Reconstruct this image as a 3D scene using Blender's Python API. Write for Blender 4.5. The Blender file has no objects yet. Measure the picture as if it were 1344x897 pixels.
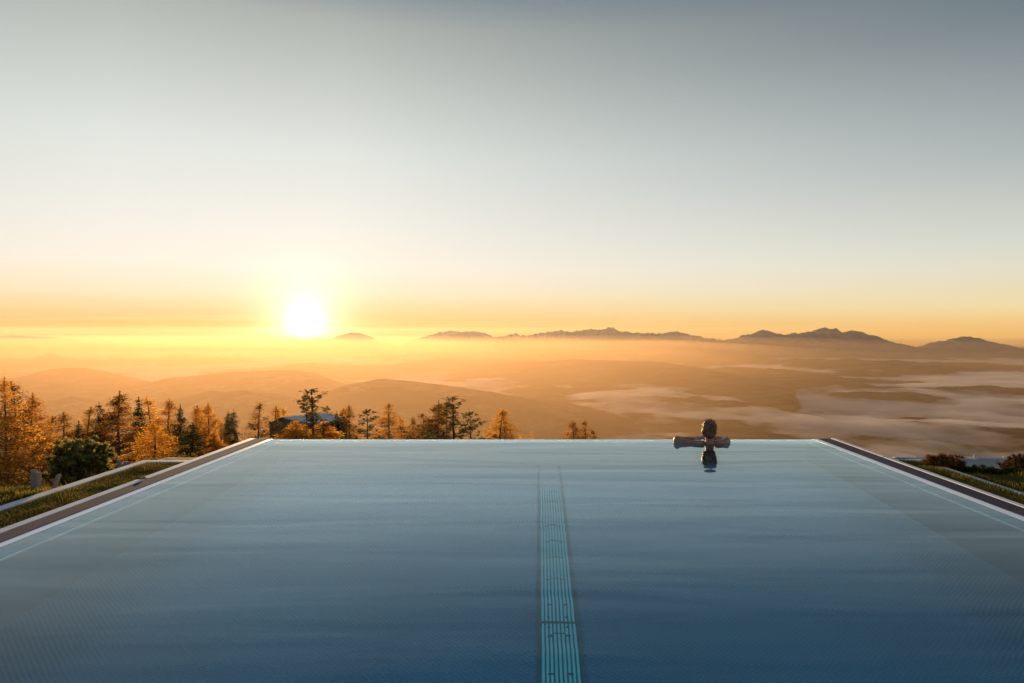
import bpy, bmesh, math, random
import numpy as np
from mathutils import Vector, noise as mnoise
PI = math.pi; R = math.radians
random.seed(7)
sc = bpy.context.scene; COL = sc.collection
F, CX, HY, CH = 896.0, 707.0, 438.0, 1.3      # focal in photo px, vanishing point, eye height

def P(px, py, Y):
    return Vector(((px-CX)*Y/F, Y, CH-(py-HY)*Y/F))
def s2l(c):
    return tuple(((v/255)/12.92 if v/255 <= .04045 else ((v/255+.055)/1.055)**2.4) for v in c)

# ------------------------------------------------------------------ object helpers
def link(o, parent=None):
    COL.objects.link(o)
    if parent: o.parent = parent
    return o
def mesh_obj(name, verts, faces, mat=None, parent=None, smooth=False):
    me = bpy.data.meshes.new(name); me.from_pydata([tuple(v) for v in verts], [], faces); me.update()
    if mat: me.materials.append(mat)
    if smooth: me.polygons.foreach_set('use_smooth', [True]*len(me.polygons))
    return link(bpy.data.objects.new(name, me), parent)
def tag(o, label=None, cat=None, group=None, kind=None):
    if label: o['label'] = label
    if cat: o['category'] = cat
    if group: o['group'] = group
    if kind: o['kind'] = kind
    return o
def empty(name, loc=(0,0,0)):
    o = bpy.data.objects.new(name, None); o.location = loc; o.empty_display_size = .2
    return link(o)
class MB:
    def __init__(s): s.v = []; s.f = []
    def add(s, vs, fs):
        n = len(s.v); s.v += [tuple(v) for v in vs]; s.f += [tuple(i+n for i in f) for f in fs]
    def box(s, x0, x1, y0, y1, z0, z1):
        s.add([(x0,y0,z0),(x1,y0,z0),(x1,y1,z0),(x0,y1,z0),(x0,y0,z1),(x1,y0,z1),(x1,y1,z1),(x0,y1,z1)],
              [(0,3,2,1),(4,5,6,7),(0,1,5,4),(1,2,6,5),(2,3,7,6),(3,0,4,7)])
    def tube(s, pts, rad, n=5):
        pts = [Vector(p) for p in pts]; rings = []
        for i, p in enumerate(pts):
            d = (pts[min(i+1,len(pts)-1)]-pts[max(i-1,0)]).normalized()
            a = d.cross(Vector((0,0,1)) if abs(d.z) < .9 else Vector((1,0,0))).normalized(); b = d.cross(a)
            rings.append([p+(a*math.cos(2*PI*k/n)+b*math.sin(2*PI*k/n))*rad[i] for k in range(n)])
        vs = [v for r_ in rings for v in r_]; fs = []
        for i in range(len(pts)-1):
            for k in range(n): fs.append((i*n+k, i*n+(k+1)%n, (i+1)*n+(k+1)%n, (i+1)*n+k))
        fs.append(tuple(range(n))[::-1]); fs.append(tuple((len(pts)-1)*n+k for k in range(n)))
        s.add(vs, fs)
    def ell(s, c, r, n=14, m=9):
        vs = []; c = Vector(c)
        for i in range(m+1):
            t = PI*i/m
            for k in range(n):
                vs.append((c.x+r[0]*math.sin(t)*math.cos(2*PI*k/n), c.y+r[1]*math.sin(t)*math.sin(2*PI*k/n), c.z+r[2]*math.cos(t)))
        fs = [(i*n+k, (i+1)*n+k, (i+1)*n+(k+1)%n, i*n+(k+1)%n) for i in range(m) for k in range(n)]
        s.add(vs, fs)
    def obj(s, name, mat, parent=None, smooth=False): return mesh_obj(name, s.v, s.f, mat, parent, smooth)

# ------------------------------------------------------------------ materials
def newmat(name):
    m = bpy.data.materials.new(name); m.use_nodes = True
    nt = m.node_tree; nt.nodes.clear()
    out = nt.nodes.new('ShaderNodeOutputMaterial')
    return m, nt, out
def N(nt, t, **kw):
    n = nt.nodes.new(t)
    for k, v in kw.items():
        if k.startswith('i_'): n.inputs[k[2:].replace('_', ' ')].default_value = v
        else: setattr(n, k, v)
    return n
def L(nt, a, b): nt.links.new(a, b)
def ramp(nt, fac, stops, interp='LINEAR'):
    r = nt.nodes.new('ShaderNodeValToRGB'); r.color_ramp.interpolation = interp
    el = r.color_ramp.elements
    while len(el) > 1: el.remove(el[-1])
    el[0].position = stops[0][0]; el[0].color = (*stops[0][1], 1)
    for p, c in stops[1:]:
        e = el.new(p); e.color = (*c, 1)
    L(nt, fac, r.inputs[0]); return r
def math_n(nt, op, a, b=None, clamp=False):
    n = nt.nodes.new('ShaderNodeMath'); n.operation = op; n.use_clamp = clamp
    for i, v in enumerate((a, b)):
        if v is None: continue
        if isinstance(v, (int, float)): n.inputs[i].default_value = v
        else: L(nt, v, n.inputs[i])
    return n.outputs[0]
def noisy(name, c1, c2, scale=3, rough=.8, bump=0, bscale=30, stretch=(1,1,1), metallic=0, detail=6, spec=.3, coord='Object'):
    m, nt, out = newmat(name)
    tc = N(nt, 'ShaderNodeTexCoord'); mp = N(nt, 'ShaderNodeMapping'); mp.inputs['Scale'].default_value = stretch
    L(nt, tc.outputs[coord], mp.inputs[0])
    nz = N(nt, 'ShaderNodeTexNoise', i_Scale=scale, i_Detail=detail); L(nt, mp.outputs[0], nz.inputs['Vector'])
    cr = ramp(nt, nz.outputs['Fac'], [(.3, c1), (.7, c2)])
    b = N(nt, 'ShaderNodeBsdfPrincipled', i_Roughness=rough, i_Metallic=metallic)
    b.inputs['Specular IOR Level'].default_value = spec
    L(nt, cr.outputs[0], b.inputs['Base Color']); L(nt, b.outputs[0], out.inputs[0])
    if bump:
        n2 = N(nt, 'ShaderNodeTexNoise', i_Scale=bscale, i_Detail=8); L(nt, mp.outputs[0], n2.inputs['Vector'])
        bp = N(nt, 'ShaderNodeBump', i_Strength=1.0, i_Distance=bump); L(nt, n2.outputs['Fac'], bp.inputs['Height'])
        L(nt, bp.outputs[0], b.inputs['Normal'])
    return m
def foliage(name, cols, trans=.5, vscale=1.2, rnd=.5):
    m, nt, out = newmat(name)
    tc = N(nt, 'ShaderNodeTexCoord')
    nz = N(nt, 'ShaderNodeTexNoise', i_Scale=vscale, i_Detail=3); L(nt, tc.outputs['Object'], nz.inputs['Vector'])
    oi = N(nt, 'ShaderNodeObjectInfo')
    a = math_n(nt, 'MULTIPLY', oi.outputs['Random'], rnd)
    g = math_n(nt, 'ADD', math_n(nt, 'MULTIPLY', nz.outputs['Fac'], 1-rnd*.5), math_n(nt, 'SUBTRACT', a, rnd*.35), True)
    cr = ramp(nt, g, [(.2+.6*i/(len(cols)-1), c) for i, c in enumerate(cols)])
    d = N(nt, 'ShaderNodeBsdfDiffuse'); t = N(nt, 'ShaderNodeBsdfTranslucent'); mx = N(nt, 'ShaderNodeMixShader'); mx.inputs[0].default_value = trans
    L(nt, cr.outputs[0], d.inputs[0]); L(nt, cr.outputs[0], t.inputs[0])
    L(nt, d.outputs[0], mx.inputs[1]); L(nt, t.outputs[0], mx.inputs[2]); L(nt, mx.outputs[0], out.inputs[0])
    return m

M = {}
M['larch'] = foliage('larch needles', [(.22,.095,.015), (.56,.26,.032), (.80,.43,.06)], .7)
M['spruce'] = foliage('spruce needles', [(.02,.03,.012), (.05,.06,.02), (.09,.08,.03)], .3, rnd=.3)
M['pine'] = foliage('pine needles', [(.05,.042,.012), (.12,.085,.02), (.24,.17,.05)], .45, rnd=.3)
M['dwarf'] = foliage('mountain pine needles', [(.09,.095,.025), (.24,.22,.06), (.55,.48,.20)], .6, 7, rnd=.1)
M['heath'] = foliage('heath', [(.07,.035,.012), (.17,.085,.02), (.26,.15,.04)], .4, 6)
M['bark'] = noisy('bark', (.05,.032,.022), (.12,.08,.055), 6, .9, .02, 20, (1,1,.3))
M['wood'] = noisy('weathered wood', (.16,.14,.13), (.30,.27,.25), 8, .85, .004, 60, (3,3,.4))
M['grassblade'] = foliage('grass blades', [(.05,.05,.012), (.13,.11,.025), (.34,.24,.06)], .55, 2.5, .2)
M['concrete'] = noisy('pale concrete', (.48,.44,.42), (.64,.60,.58), 5, .75, .002, 80)
M['kerbwhite'] = noisy('pale stone kerb', (.52,.49,.48), (.68,.65,.64), 3, .6, .001, 60)
M['steelpale'] = noisy('brushed pool steel', (.74,.79,.83), (.84,.88,.90), 4, .35, 0, 1, (1,.1,1))
M['lip'] = noisy('wet white pool lip', (.66,.72,.78), (.76,.80,.85), 3, .25, 0, 1, spec=.5)
M['gravel'] = noisy('roof gravel', (.16,.14,.13), (.36,.31,.29), 9, .95, .02, 30)
M['plaster'] = noisy('render', (.25,.22,.2), (.36,.32,.3), 2, .9)
M['planks'] = noisy('dark timber', (.06,.04,.028), (.12,.08,.055), 2, .85, .01, 12, (6,6,.3))
M['skin'] = noisy('skin', (.22,.088,.05), (.28,.12,.072), 20, .42, 0, 1, spec=.5)
M['hair'] = noisy('brown hair', (.05,.020,.008), (.16,.07,.025), 40, .45, .004, 90, (1,1,.15), spec=.6)
M['strand'] = foliage('fine backlit hair', [(.12,.05,.02), (.22,.10,.035)], .6, 8, .1)
M['swim'] = noisy('dark swimwear', (.03,.015,.012), (.05,.025,.02), 30, .6)
M['eye'] = noisy('eye', (.5,.5,.48), (.6,.6,.58), 5, .2)

# ribbed metal roof
m, nt, out = newmat('standing seam roof')
tc = N(nt, 'ShaderNodeTexCoord'); wv = N(nt, 'ShaderNodeTexWave', i_Scale=1.1, i_Distortion=0.0); wv.bands_direction = 'X'
L(nt, tc.outputs['Object'], wv.inputs['Vector'])
cr = ramp(nt, wv.outputs['Fac'], [(.2, (.16,.15,.16)), (.75, (.38,.36,.37))])
b = N(nt, 'ShaderNodeBsdfPrincipled', i_Roughness=.5, i_Metallic=.3); L(nt, cr.outputs[0], b.inputs['Base Color']); L(nt, b.outputs[0], out.inputs[0])
M['roofmetal'] = m

# paving: dark slabs with joints
def paving(name):
    m, nt, out = newmat(name)
    tc = N(nt, 'ShaderNodeTexCoord'); br = N(nt, 'ShaderNodeTexBrick', i_Scale=1.0)
    br.offset = 0; br.inputs['Mortar Size'].default_value = .006; br.inputs['Brick Width'].default_value = .6; br.inputs['Row Height'].default_value = .5
    br.inputs['Color1'].default_value = (.04,.044,.07,1); br.inputs['Color2'].default_value = (.085,.08,.11,1); br.inputs['Mortar'].default_value = (.04,.035,.04,1)
    L(nt, tc.outputs['Object'], br.inputs['Vector'])
    nz = N(nt, 'ShaderNodeTexNoise', i_Scale=25.0, i_Detail=6); L(nt, tc.outputs['Object'], nz.inputs['Vector'])
    mx = N(nt, 'ShaderNodeMix', data_type='RGBA', blend_type='MULTIPLY'); mx.inputs[0].default_value = .5
    L(nt, br.outputs['Color'], mx.inputs[6]); L(nt, nz.outputs['Color'], mx.inputs[7])
    b = N(nt, 'ShaderNodeBsdfPrincipled', i_Roughness=.95); b.inputs['Specular IOR Level'].default_value = .1; L(nt, mx.outputs[2], b.inputs['Base Color']); L(nt, b.outputs[0], out.inputs[0])
    return m
M['paving'] = paving('dark stone paving')

# pool floor: embossed sheet
def floor_mat(name, c1, c2, pitch, dist, metal, rough):
    m, nt, out = newmat(name)
    tc = N(nt, 'ShaderNodeTexCoord'); sp = N(nt, 'ShaderNodeSeparateXYZ'); L(nt, tc.outputs['Object'], sp.inputs[0])
    k = 2*PI/pitch
    sx = math_n(nt, 'SINE', math_n(nt, 'MULTIPLY', sp.outputs[0], k)); sy = math_n(nt, 'SINE', math_n(nt, 'MULTIPLY', sp.outputs[1], k))
    h = math_n(nt, 'POWER', math_n(nt, 'ADD', math_n(nt, 'MULTIPLY', math_n(nt, 'MULTIPLY', sx, sy), .5), .5), 3.0)
    nz = N(nt, 'ShaderNodeTexNoise', i_Scale=.8, i_Detail=4); L(nt, tc.outputs['Object'], nz.inputs['Vector'])
    f = math_n(nt, 'ADD', math_n(nt, 'MULTIPLY', h, .5), math_n(nt, 'MULTIPLY', nz.outputs['Fac'], .5), True)
    cr = ramp(nt, f, [(.1, c1), (.8, c2)])
    b = N(nt, 'ShaderNodeBsdfPrincipled', i_Roughness=rough, i_Metallic=metal)
    pale = N(nt, 'ShaderNodeMix', data_type='RGBA'); far = N(nt, 'ShaderNodeMapRange', interpolation_type='SMOOTHSTEP')  # far end painted paler, standing in for the bright reflection on the water
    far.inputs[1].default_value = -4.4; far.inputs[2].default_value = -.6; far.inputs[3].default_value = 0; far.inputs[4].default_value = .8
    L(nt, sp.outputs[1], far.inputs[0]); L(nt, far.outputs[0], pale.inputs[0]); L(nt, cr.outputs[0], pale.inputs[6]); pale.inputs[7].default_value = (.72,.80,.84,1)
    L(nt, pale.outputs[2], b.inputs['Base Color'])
    bp = N(nt, 'ShaderNodeBump', i_Strength=1.0, i_Distance=dist); L(nt, h, bp.inputs['Height']); L(nt, bp.outputs[0], b.inputs['Normal'])
    L(nt, b.outputs[0], out.inputs[0]); return m
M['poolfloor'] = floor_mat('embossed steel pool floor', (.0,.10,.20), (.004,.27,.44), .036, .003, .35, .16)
M['poolwall'] = noisy('pool wall steel', (.015,.075,.14), (.03,.11,.19), 2, .4, 0, 1, metallic=.2)
M['grate'] = noisy('turquoise plastic grating', (.14,.80,.82), (.24,.94,.93), 6, .5)
M['tray'] = noisy('teal grating tray', (.02,.26,.32), (.03,.32,.38), 6, .5)
M['slot'] = noisy('dark slot', (.015,.11,.15), (.02,.15,.2), 6, .6)

# water
m, nt, out = newmat('pool water')
tc = N(nt, 'ShaderNodeTexCoord'); mp = N(nt, 'ShaderNodeMapping'); mp.inputs['Scale'].default_value = (.28, 1.5, 1); mp.inputs['Rotation'].default_value = (0,0,R(5))
L(nt, tc.outputs['Object'], mp.inputs[0])
n1 = N(nt, 'ShaderNodeTexNoise', i_Scale=1.3, i_Detail=2.5, i_Roughness=.45, i_Distortion=.4); L(nt, mp.outputs[0], n1.inputs['Vector'])
bp = N(nt, 'ShaderNodeBump', i_Strength=1.0, i_Distance=.009); L(nt, n1.outputs['Fac'], bp.inputs['Height'])
g = N(nt, 'ShaderNodeBsdfGlass', i_IOR=1.333, i_Roughness=.0); g.inputs['Color'].default_value = (.78,.94,1,1)
L(nt, bp.outputs[0], g.inputs['Normal']); L(nt, g.outputs[0], out.inputs[0])
M['water'] = m

# terrain
m, nt, out = newmat('wooded land')
tc = N(nt, 'ShaderNodeTexCoord')
n1 = N(nt, 'ShaderNodeTexNoise', i_Scale=.011, i_Detail=8, i_Roughness=.65); n2 = N(nt, 'ShaderNodeTexNoise', i_Scale=.08, i_Detail=5)
for n_ in (n1, n2): L(nt, tc.outputs['Object'], n_.inputs['Vector'])
cr = ramp(nt, n1.outputs['Fac'], [(.35, (.010,.013,.009)), (.50, (.024,.026,.016)), (.56, (.14,.115,.06)), (.62, (.03,.033,.018)), (.7, (.10,.09,.04))])
cr2 = ramp(nt, n2.outputs['Fac'], [(.3, (.5,.5,.5)), (.7, (1,1,1))])
mx = N(nt, 'ShaderNodeMix', data_type='RGBA', blend_type='MULTIPLY'); mx.inputs[0].default_value = 1
L(nt, cr.outputs[0], mx.inputs[6]); L(nt, cr2.outputs[0], mx.inputs[7])
b = N(nt, 'ShaderNodeBsdfDiffuse'); L(nt, mx.outputs[2], b.inputs[0]); L(nt, b.outputs[0], out.inputs[0])
M['land'] = m
M['rock'] = noisy('distant rock and wood', (.05,.045,.045), (.12,.11,.11), .01, 1, 0, spec=0)
m, nt, out = newmat('autumn turf')
tc = N(nt, 'ShaderNodeTexCoord')
n1 = N(nt, 'ShaderNodeTexNoise', i_Scale=.9, i_Detail=8, i_Roughness=.65); n2 = N(nt, 'ShaderNodeTexNoise', i_Scale=14, i_Detail=6)
for n_ in (n1, n2): L(nt, tc.outputs['Object'], n_.inputs['Vector'])
cr = ramp(nt, n1.outputs['Fac'], [(.35, (.035,.04,.012)), (.5, (.065,.06,.018)), (.66, (.13,.09,.03))])
b = N(nt, 'ShaderNodeBsdfPrincipled', i_Roughness=.95); b.inputs['Specular IOR Level'].default_value = .1
L(nt, cr.outputs[0], b.inputs['Base Color'])
bp = N(nt, 'ShaderNodeBump', i_Strength=1.0, i_Distance=.05); L(nt, n2.outputs['Fac'], bp.inputs['Height']); L(nt, bp.outputs[0], b.inputs['Normal'])
L(nt, b.outputs[0], out.inputs[0]); M['turf'] = m

def volume_mat(name, col, dens, aniso):
    m, nt, out = newmat(name)
    v = N(nt, 'ShaderNodeVolumePrincipled', i_Density=dens, i_Anisotropy=aniso); v.inputs['Color'].default_value = (*col, 1)
    L(nt, v.outputs[0], out.inputs['Volume']); return m
M['haze'] = volume_mat('haze air', (.80,.71,.60), 4e-5, .55)
M['mist'] = volume_mat('valley mist', (.57,.375,.20), 6.2e-4, .52); M['thinmist'] = volume_mat('thin mist', (.46,.31,.165), 1.7e-4, .52)
M['fog'] = volume_mat('valley fog', (.99,.92,.86), 3.5e-2, .3)

# ------------------------------------------------------------------ world
SUN_AZ = math.atan2(401-CX, F)            # from +Y towards +X
SUN_EL = R(.9); LAMP_EL = R(2.6); EXPO = 1.0; SKYK = 2**-EXPO
sundir = Vector((math.sin(SUN_AZ)*math.cos(SUN_EL), math.cos(SUN_AZ)*math.cos(SUN_EL), math.sin(SUN_EL)))
w = bpy.data.worlds.new('World'); sc.world = w; w.use_nodes = True
nt = w.node_tree; nt.nodes.clear()
out = N(nt, 'ShaderNodeOutputWorld')
tc = N(nt, 'ShaderNodeTexCoord'); D = tc.outputs['Generated']
sp = N(nt, 'ShaderNodeSeparateXYZ'); L(nt, D, sp.inputs[0])
z = sp.outputs[2]
K = 1/.6
zr = math_n(nt, 'MULTIPLY', math_n(nt, 'ADD', z, .06), K/1.1, True)   # z in -.06..~.6 -> 0..1
def zp(v): return min(1, (v+.06)*K/1.1)
S = [(-.06,(190,150,80)),(0,(206,154,84)),(.014,(226,180,108)),(.035,(240,210,158)),(.055,(248,230,196)),(.092,(251,241,226)),(.144,(243,240,231)),(.244,(226,231,226)),(.403,(176,181,176)),(.44,(140,151,157)),(.6,(125,150,178))]
FA = [(-.06,(205,140,80)),(0,(236,180,98)),(.018,(245,206,140)),(.035,(240,220,172)),(.08,(228,222,202)),(.108,(215,218,206)),(.213,(176,184,184)),(.358,(118,131,138)),(.42,(96,113,126)),(.6,(112,136,162))]
rs = ramp(nt, zr, [(zp(a), s2l(c)) for a, c in S]); rf = ramp(nt, zr, [(zp(a), s2l(c)) for a, c in FA])
cen = R(-24)
ln = math_n(nt, 'SQRT', math_n(nt, 'SUBTRACT', 1.0001, math_n(nt, 'MULTIPLY', z, z)))
dt = math_n(nt, 'ADD', math_n(nt, 'MULTIPLY', sp.outputs[0], math.sin(cen)), math_n(nt, 'MULTIPLY', sp.outputs[1], math.cos(cen)))
an = math_n(nt, 'ARCCOSINE', math_n(nt, 'MINIMUM', math_n(nt, 'DIVIDE', dt, ln), 1.0))
t = math_n(nt, 'DIVIDE', math_n(nt, 'SUBTRACT', an, R(8)), R(52), True)
mx = N(nt, 'ShaderNodeMix', data_type='RGBA'); L(nt, t, mx.inputs[0]); L(nt, rs.outputs[0], mx.inputs[6]); L(nt, rf.outputs[0], mx.inputs[7])
# thin cloud streaks low over the horizon
mp = N(nt, 'ShaderNodeMapping'); mp.inputs['Scale'].default_value = (5, 5, 260); L(nt, D, mp.inputs[0])
nz = N(nt, 'ShaderNodeTexNoise', i_Scale=1.0, i_Detail=4); L(nt, mp.outputs[0], nz.inputs['Vector'])
st = ramp(nt, nz.outputs['Fac'], [(.45, (0,0,0)), (.72, (1,1,1))])
band = ramp(nt, math_n(nt, 'MULTIPLY', math_n(nt, 'ADD', z, .02), 12, True), [(.1,(0,0,0)), (.42,(1,1,1)), (.75,(0,0,0))])
sf = math_n(nt, 'MULTIPLY', math_n(nt, 'MULTIPLY', st.outputs[0], band.outputs[0]), math_n(nt, 'SUBTRACT', .28, math_n(nt, 'MULTIPLY', t, .28)))
mx2 = N(nt, 'ShaderNodeMix', data_type='RGBA'); L(nt, sf, mx2.inputs[0]); L(nt, mx.outputs[2], mx2.inputs[6]); mx2.inputs[7].default_value = (1.0,.86,.5,1)
# glow round the sun
sv = N(nt, 'ShaderNodeVectorMath', operation='DOT_PRODUCT'); L(nt, D, sv.inputs[0]); sv.inputs[1].default_value = sundir
sa = math_n(nt, 'DIVIDE', math_n(nt, 'ARCCOSINE', math_n(nt, 'MINIMUM', sv.outputs['Value'], 1.0)), R(1))   # degrees
def gau(a, wd, pw=2.0):
    e = math_n(nt, 'EXPONENT', math_n(nt, 'MULTIPLY', math_n(nt, 'POWER', math_n(nt, 'DIVIDE', sa, wd), pw), -1.0))
    return math_n(nt, 'MULTIPLY', e, a)
g1 = math_n(nt, 'ADD', math_n(nt, 'ADD', gau(45.0, .55), gau(3.2, .8, 1.0)), math_n(nt, 'ADD', gau(1.0, 2.2, 1.3), gau(.08, 6.0, 1.2)))
glow = N(nt, 'ShaderNodeMix', data_type='RGBA', blend_type='MULTIPLY'); glow.inputs[0].default_value = 1
L(nt, g1, glow.inputs[6]); glow.inputs[7].default_value = (1,.86,.62,1)
addc = N(nt, 'ShaderNodeMix', data_type='RGBA', blend_type='ADD'); addc.inputs[0].default_value = 1
L(nt, mx2.outputs[2], addc.inputs[6]); L(nt, glow.outputs[2], addc.inputs[7])
bg = N(nt, 'ShaderNodeBackground'); L(nt, addc.outputs[2], bg.inputs[0]); bg.inputs[1].default_value = .97*SKYK
sky = N(nt, 'ShaderNodeTexSky', sky_type='NISHITA'); sky.sun_disc = False; sky.sun_elevation = SUN_EL; sky.sun_rotation = SUN_AZ; sky.altitude = 1700
bg2 = N(nt, 'ShaderNodeBackground'); L(nt, sky.outputs[0], bg2.inputs[0]); bg2.inputs[1].default_value = .004
ads = N(nt, 'ShaderNodeAddShader'); L(nt, bg.outputs[0], ads.inputs[0]); L(nt, bg2.outputs[0], ads.inputs[1]); L(nt, ads.outputs[0], out.inputs[0])
w.cycles.sampling_method = 'MANUAL'; w.cycles.sample_map_resolution = 1024

sl = bpy.data.lights.new('sun', 'SUN'); sl.energy = 4.8; sl.angle = R(.5); sl.color = (1, .62, .30)
so = link(bpy.data.objects.new('sun', sl)); lampdir = Vector((math.sin(SUN_AZ)*math.cos(LAMP_EL), math.cos(SUN_AZ)*math.cos(LAMP_EL), math.sin(LAMP_EL)))
so.rotation_euler = (-lampdir).to_track_quat('-Z', 'Y').to_euler()

cam = bpy.data.cameras.new('camera'); cam.sensor_width = 36; cam.lens = 36*F/1344
cam.shift_x = -(CX-672)/1344; cam.shift_y = -(448.5-HY)/1344
cam.clip_start = .05; cam.clip_end = 40000
co = link(bpy.data.objects.new('camera', cam)); co.location = (0,0,CH); co.rotation_euler = (PI/2,0,0); sc.camera = co

# ------------------------------------------------------------------ near ground
YE = 8.41; XL, XR = -3.34, 3.44
FL = -1.16
def nz2(x, y, s, o=4, seed=0.): return mnoise.fractal(Vector((x*s+seed, y*s-seed, seed*.7)), 1.0, 2.0, o)
def outside(x, y):
    if x < -4.2: dx = max(0, -x-6.5); dy = max(0, y-5.75-.12*math.sin(x*5))
    elif x > 4.15: dx = max(0, x-8.5); dy = max(0, y-6.5-.08*math.sin(x*4))
    else: dx = max(0, x-7.5); dy = max(0, y-7.45)
    return math.hypot(dx, dy)
def ground(x, y):
    d = outside(x, y)
    zz = -.062 - .22*(d - .5*(1-math.exp(-d/.5))) - .5*(1-math.exp(-d/3))
    if d > 60: zz -= .06*(d-60)
    zz += min(1, d/6)*.35*nz2(x, y, .12, 4, 3.1) + .02*nz2(x, y, 1.5, 3, 5.)*min(1, .35+d)
    return zz
def axis(*segs):
    a = []
    for (s, e, n) in segs: a += list(np.linspace(s, e, n, endpoint=False))
    return a + [segs[-1][1]]
xs = axis((-170,-40,40),(-40,-12,56),(-12,-4.24,60),(-4.24,-4.1,1),(-4.1,-3.63,5),(-3.63,-3.55,1),(-3.55,3.66,10),(3.66,4.02,4),(4.02,4.14,1),(4.14,12,60),(12,40,50),(40,170,40))
ys = axis((-60,-2,20),(-2,7.20,70),(7.2,7.34,1),(7.34,14,50),(14,60,90),(60,240,80))
vs = []; nx = len(xs)
for y in ys:
    for x in xs:
        if -3.6 < x < 3.7 and y < 8.7: zz = -1.9
        else: zz = ground(x, y)
        vs.append((x, y, zz))
fs = [(j*nx+i, j*nx+i+1, (j+1)*nx+i+1, (j+1)*nx+i) for j in range(len(ys)-1) for i in range(nx-1)]
tag(mesh_obj('ground', vs, fs, M['turf'], smooth=True), kind='structure')

# ------------------------------------------------------------------ far terrain
FLOOR = -112.0
RID = [  # (front width, back width, [(px, py, distance)])
 (170, 260, [(380,545,900),(420,522,900),(450,507,920),(500,498,940),(545,503,940),(600,511,920),(650,519,900),(700,529,880),(760,543,840),(830,562,800),(900,579,760),(980,596,720)]),
 (200, 300, [(600,530,1250),(672,518,1250),(722,514,1230),(792,526,1180),(882,534,1120),(967,544,1060),(1022,550,1020),(1102,557,960),(1152,571,900),(1217,596,830),(1300,622,780)]),
 (330, 420, [(560,490,2100),(620,480,2050),(672,475,2000),(762,472,1950),(872,476,1850),(907,482,1720),(952,491,1560),(992,501,1420),(1017,509,1300),(1040,521,1150),(1055,540,1050)]),
 (420, 500, [(840,482,3000),(900,472,3000),(1000,476,2900),(1100,485,2800),(1200,490,2700),(1344,493,2500),(1600,500,2300)]),
 (70, 130, [(1040,545,1150),(1107,527,1230),(1172,529,1250),(1272,538,1200),(1344,549,1150),(1500,556,1100)]),
 (60, 90, [(1150,600,760),(1230,571,820),(1290,566,840),(1344,572,840),(1460,580,800)]),
 (170, 260, [(60,540,1200),(130,520,1200),(180,510,1250),(215,500,1280),(250,495,1300),(300,490,1300),(340,488,1300),(385,486,1300),(410,489,1290),(430,497,1270),(470,512,1250),(520,540,1200)]),
 (110, 200, [(180,545,840),(220,532,840),(248,525,850),(279,517,850),(300,518,850),(321,515,850),(360,519,840),(420,532,830),(480,556,800)]),
 (90, 150, [(20,556,860),(65,533,880),(95,524,900),(120,529,900),(160,548,880)]),
 (150, 230, [(-120,520,1450),(-40,508,1500),(20,498,1500),(60,486,1520),(85,483,1550),(110,483,1550),(140,488,1520),(180,498,1500),(240,515,1400)]),
 (260, 400, [(-200,474,2300),(0,483,2400),(30,477,2400),(55,467,2450),(68,463,2450),(80,469,2450),(130,474,2400),(160,482,2350),(200,490,2300)]),
 (220, 350, [(130,482,2700),(200,473,2700),(225,469,2700),(260,472,2700),(310,479,2600)]),
 (200, 300, [(330,488,2000),(380,479,2100),(410,476,2100),(440,480,2100),(500,484,2050),(560,492,2000)]),
 (300, 400, [(480,468,3200),(560,463,3300),(640,462,3300),(720,464,3300),(800,468,3200)]),
 (300, 400, [(-300,452,4500),(-100,456,4500),(100,458,4200),(260,456,4200),(360,458,4300),(460,457,4300),(560,455,4400)]),
]
cu = np.linspace(-1.35, 1.35, 760); ry = np.exp(np.linspace(math.log(200), math.log(5600), 430))
U, Yg = np.meshgrid(cu, ry); Xg = U*Yg; PX = CX+U*F
H = np.full_like(U, FLOOR)
nl = np.array([mnoise.fractal(Vector((x*.0016, y*.0016, 1.7)), 1.0, 2.0, 5) for x, y in zip(Xg.ravel(), Yg.ravel())]).reshape(U.shape)
nr = np.array([mnoise.ridged_multi_fractal(Vector((x*.006, y*.006, 4.2)), 1.0, 2.1, 4, 1.0, 2.0) for x, y in zip(Xg.ravel(), Yg.ravel())]).reshape(U.shape)
n3 = np.array([mnoise.fractal(Vector((x*.0055, y*.0038, 6.6)), .9, 2.1, 6) for x, y in zip(Xg.ravel(), Yg.ravel())]).reshape(U.shape)
H += 15*nl*np.clip((Yg-300)/600, 0, 1.6) + 2.2*(nr-1) + 7*n3*np.clip((Yg-300)/600, 0, 1.3)
def ss(x): x = np.clip(x, 0, 1); return x*x*(3-2*x)
for wf, wb, pts in RID:
    a = np.array(pts, float)
    # smooth interpolation of the crest
    pxs = np.linspace(a[0,0], a[-1,0], 400)
    py = np.interp(pxs, a[:,0], a[:,1]); dd = np.interp(pxs, a[:,0], a[:,2])
    k = np.hanning(13); k /= k.sum()
    py = np.convolve(np.pad(py, 6, 'edge'), k, 'valid'); dd = np.convolve(np.pad(dd, 6, 'edge'), np.ones(13)/13, 'valid')
    pyc = np.interp(PX, pxs, py); dc = np.interp(PX, pxs, dd)
    span = .12*(a[-1,0]-a[0,0])
    endf = ss((PX-a[0,0]+span)/span) * ss((a[-1,0]+span-PX)/span)
    zc = CH-(pyc-HY)*dc/F
    v = Yg-dc-nl*60
    g = np.where(v < 0, np.exp(-np.abs(v/wf)**1.6), np.exp(-np.abs(v/wb)**1.6))
    hh = FLOOR-6 + np.clip(zc-FLOOR+6, 0, None)*g*endf
    hh += (zc-FLOOR)*(.10*(nr-1.0)+.12*n3)*g*endf*(1-np.exp(-(v/wf*2.2)**2)*.8)
    H = np.maximum(H, hh) + .25*np.minimum(8, np.exp(-np.abs(H-hh)/6))*0
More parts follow.
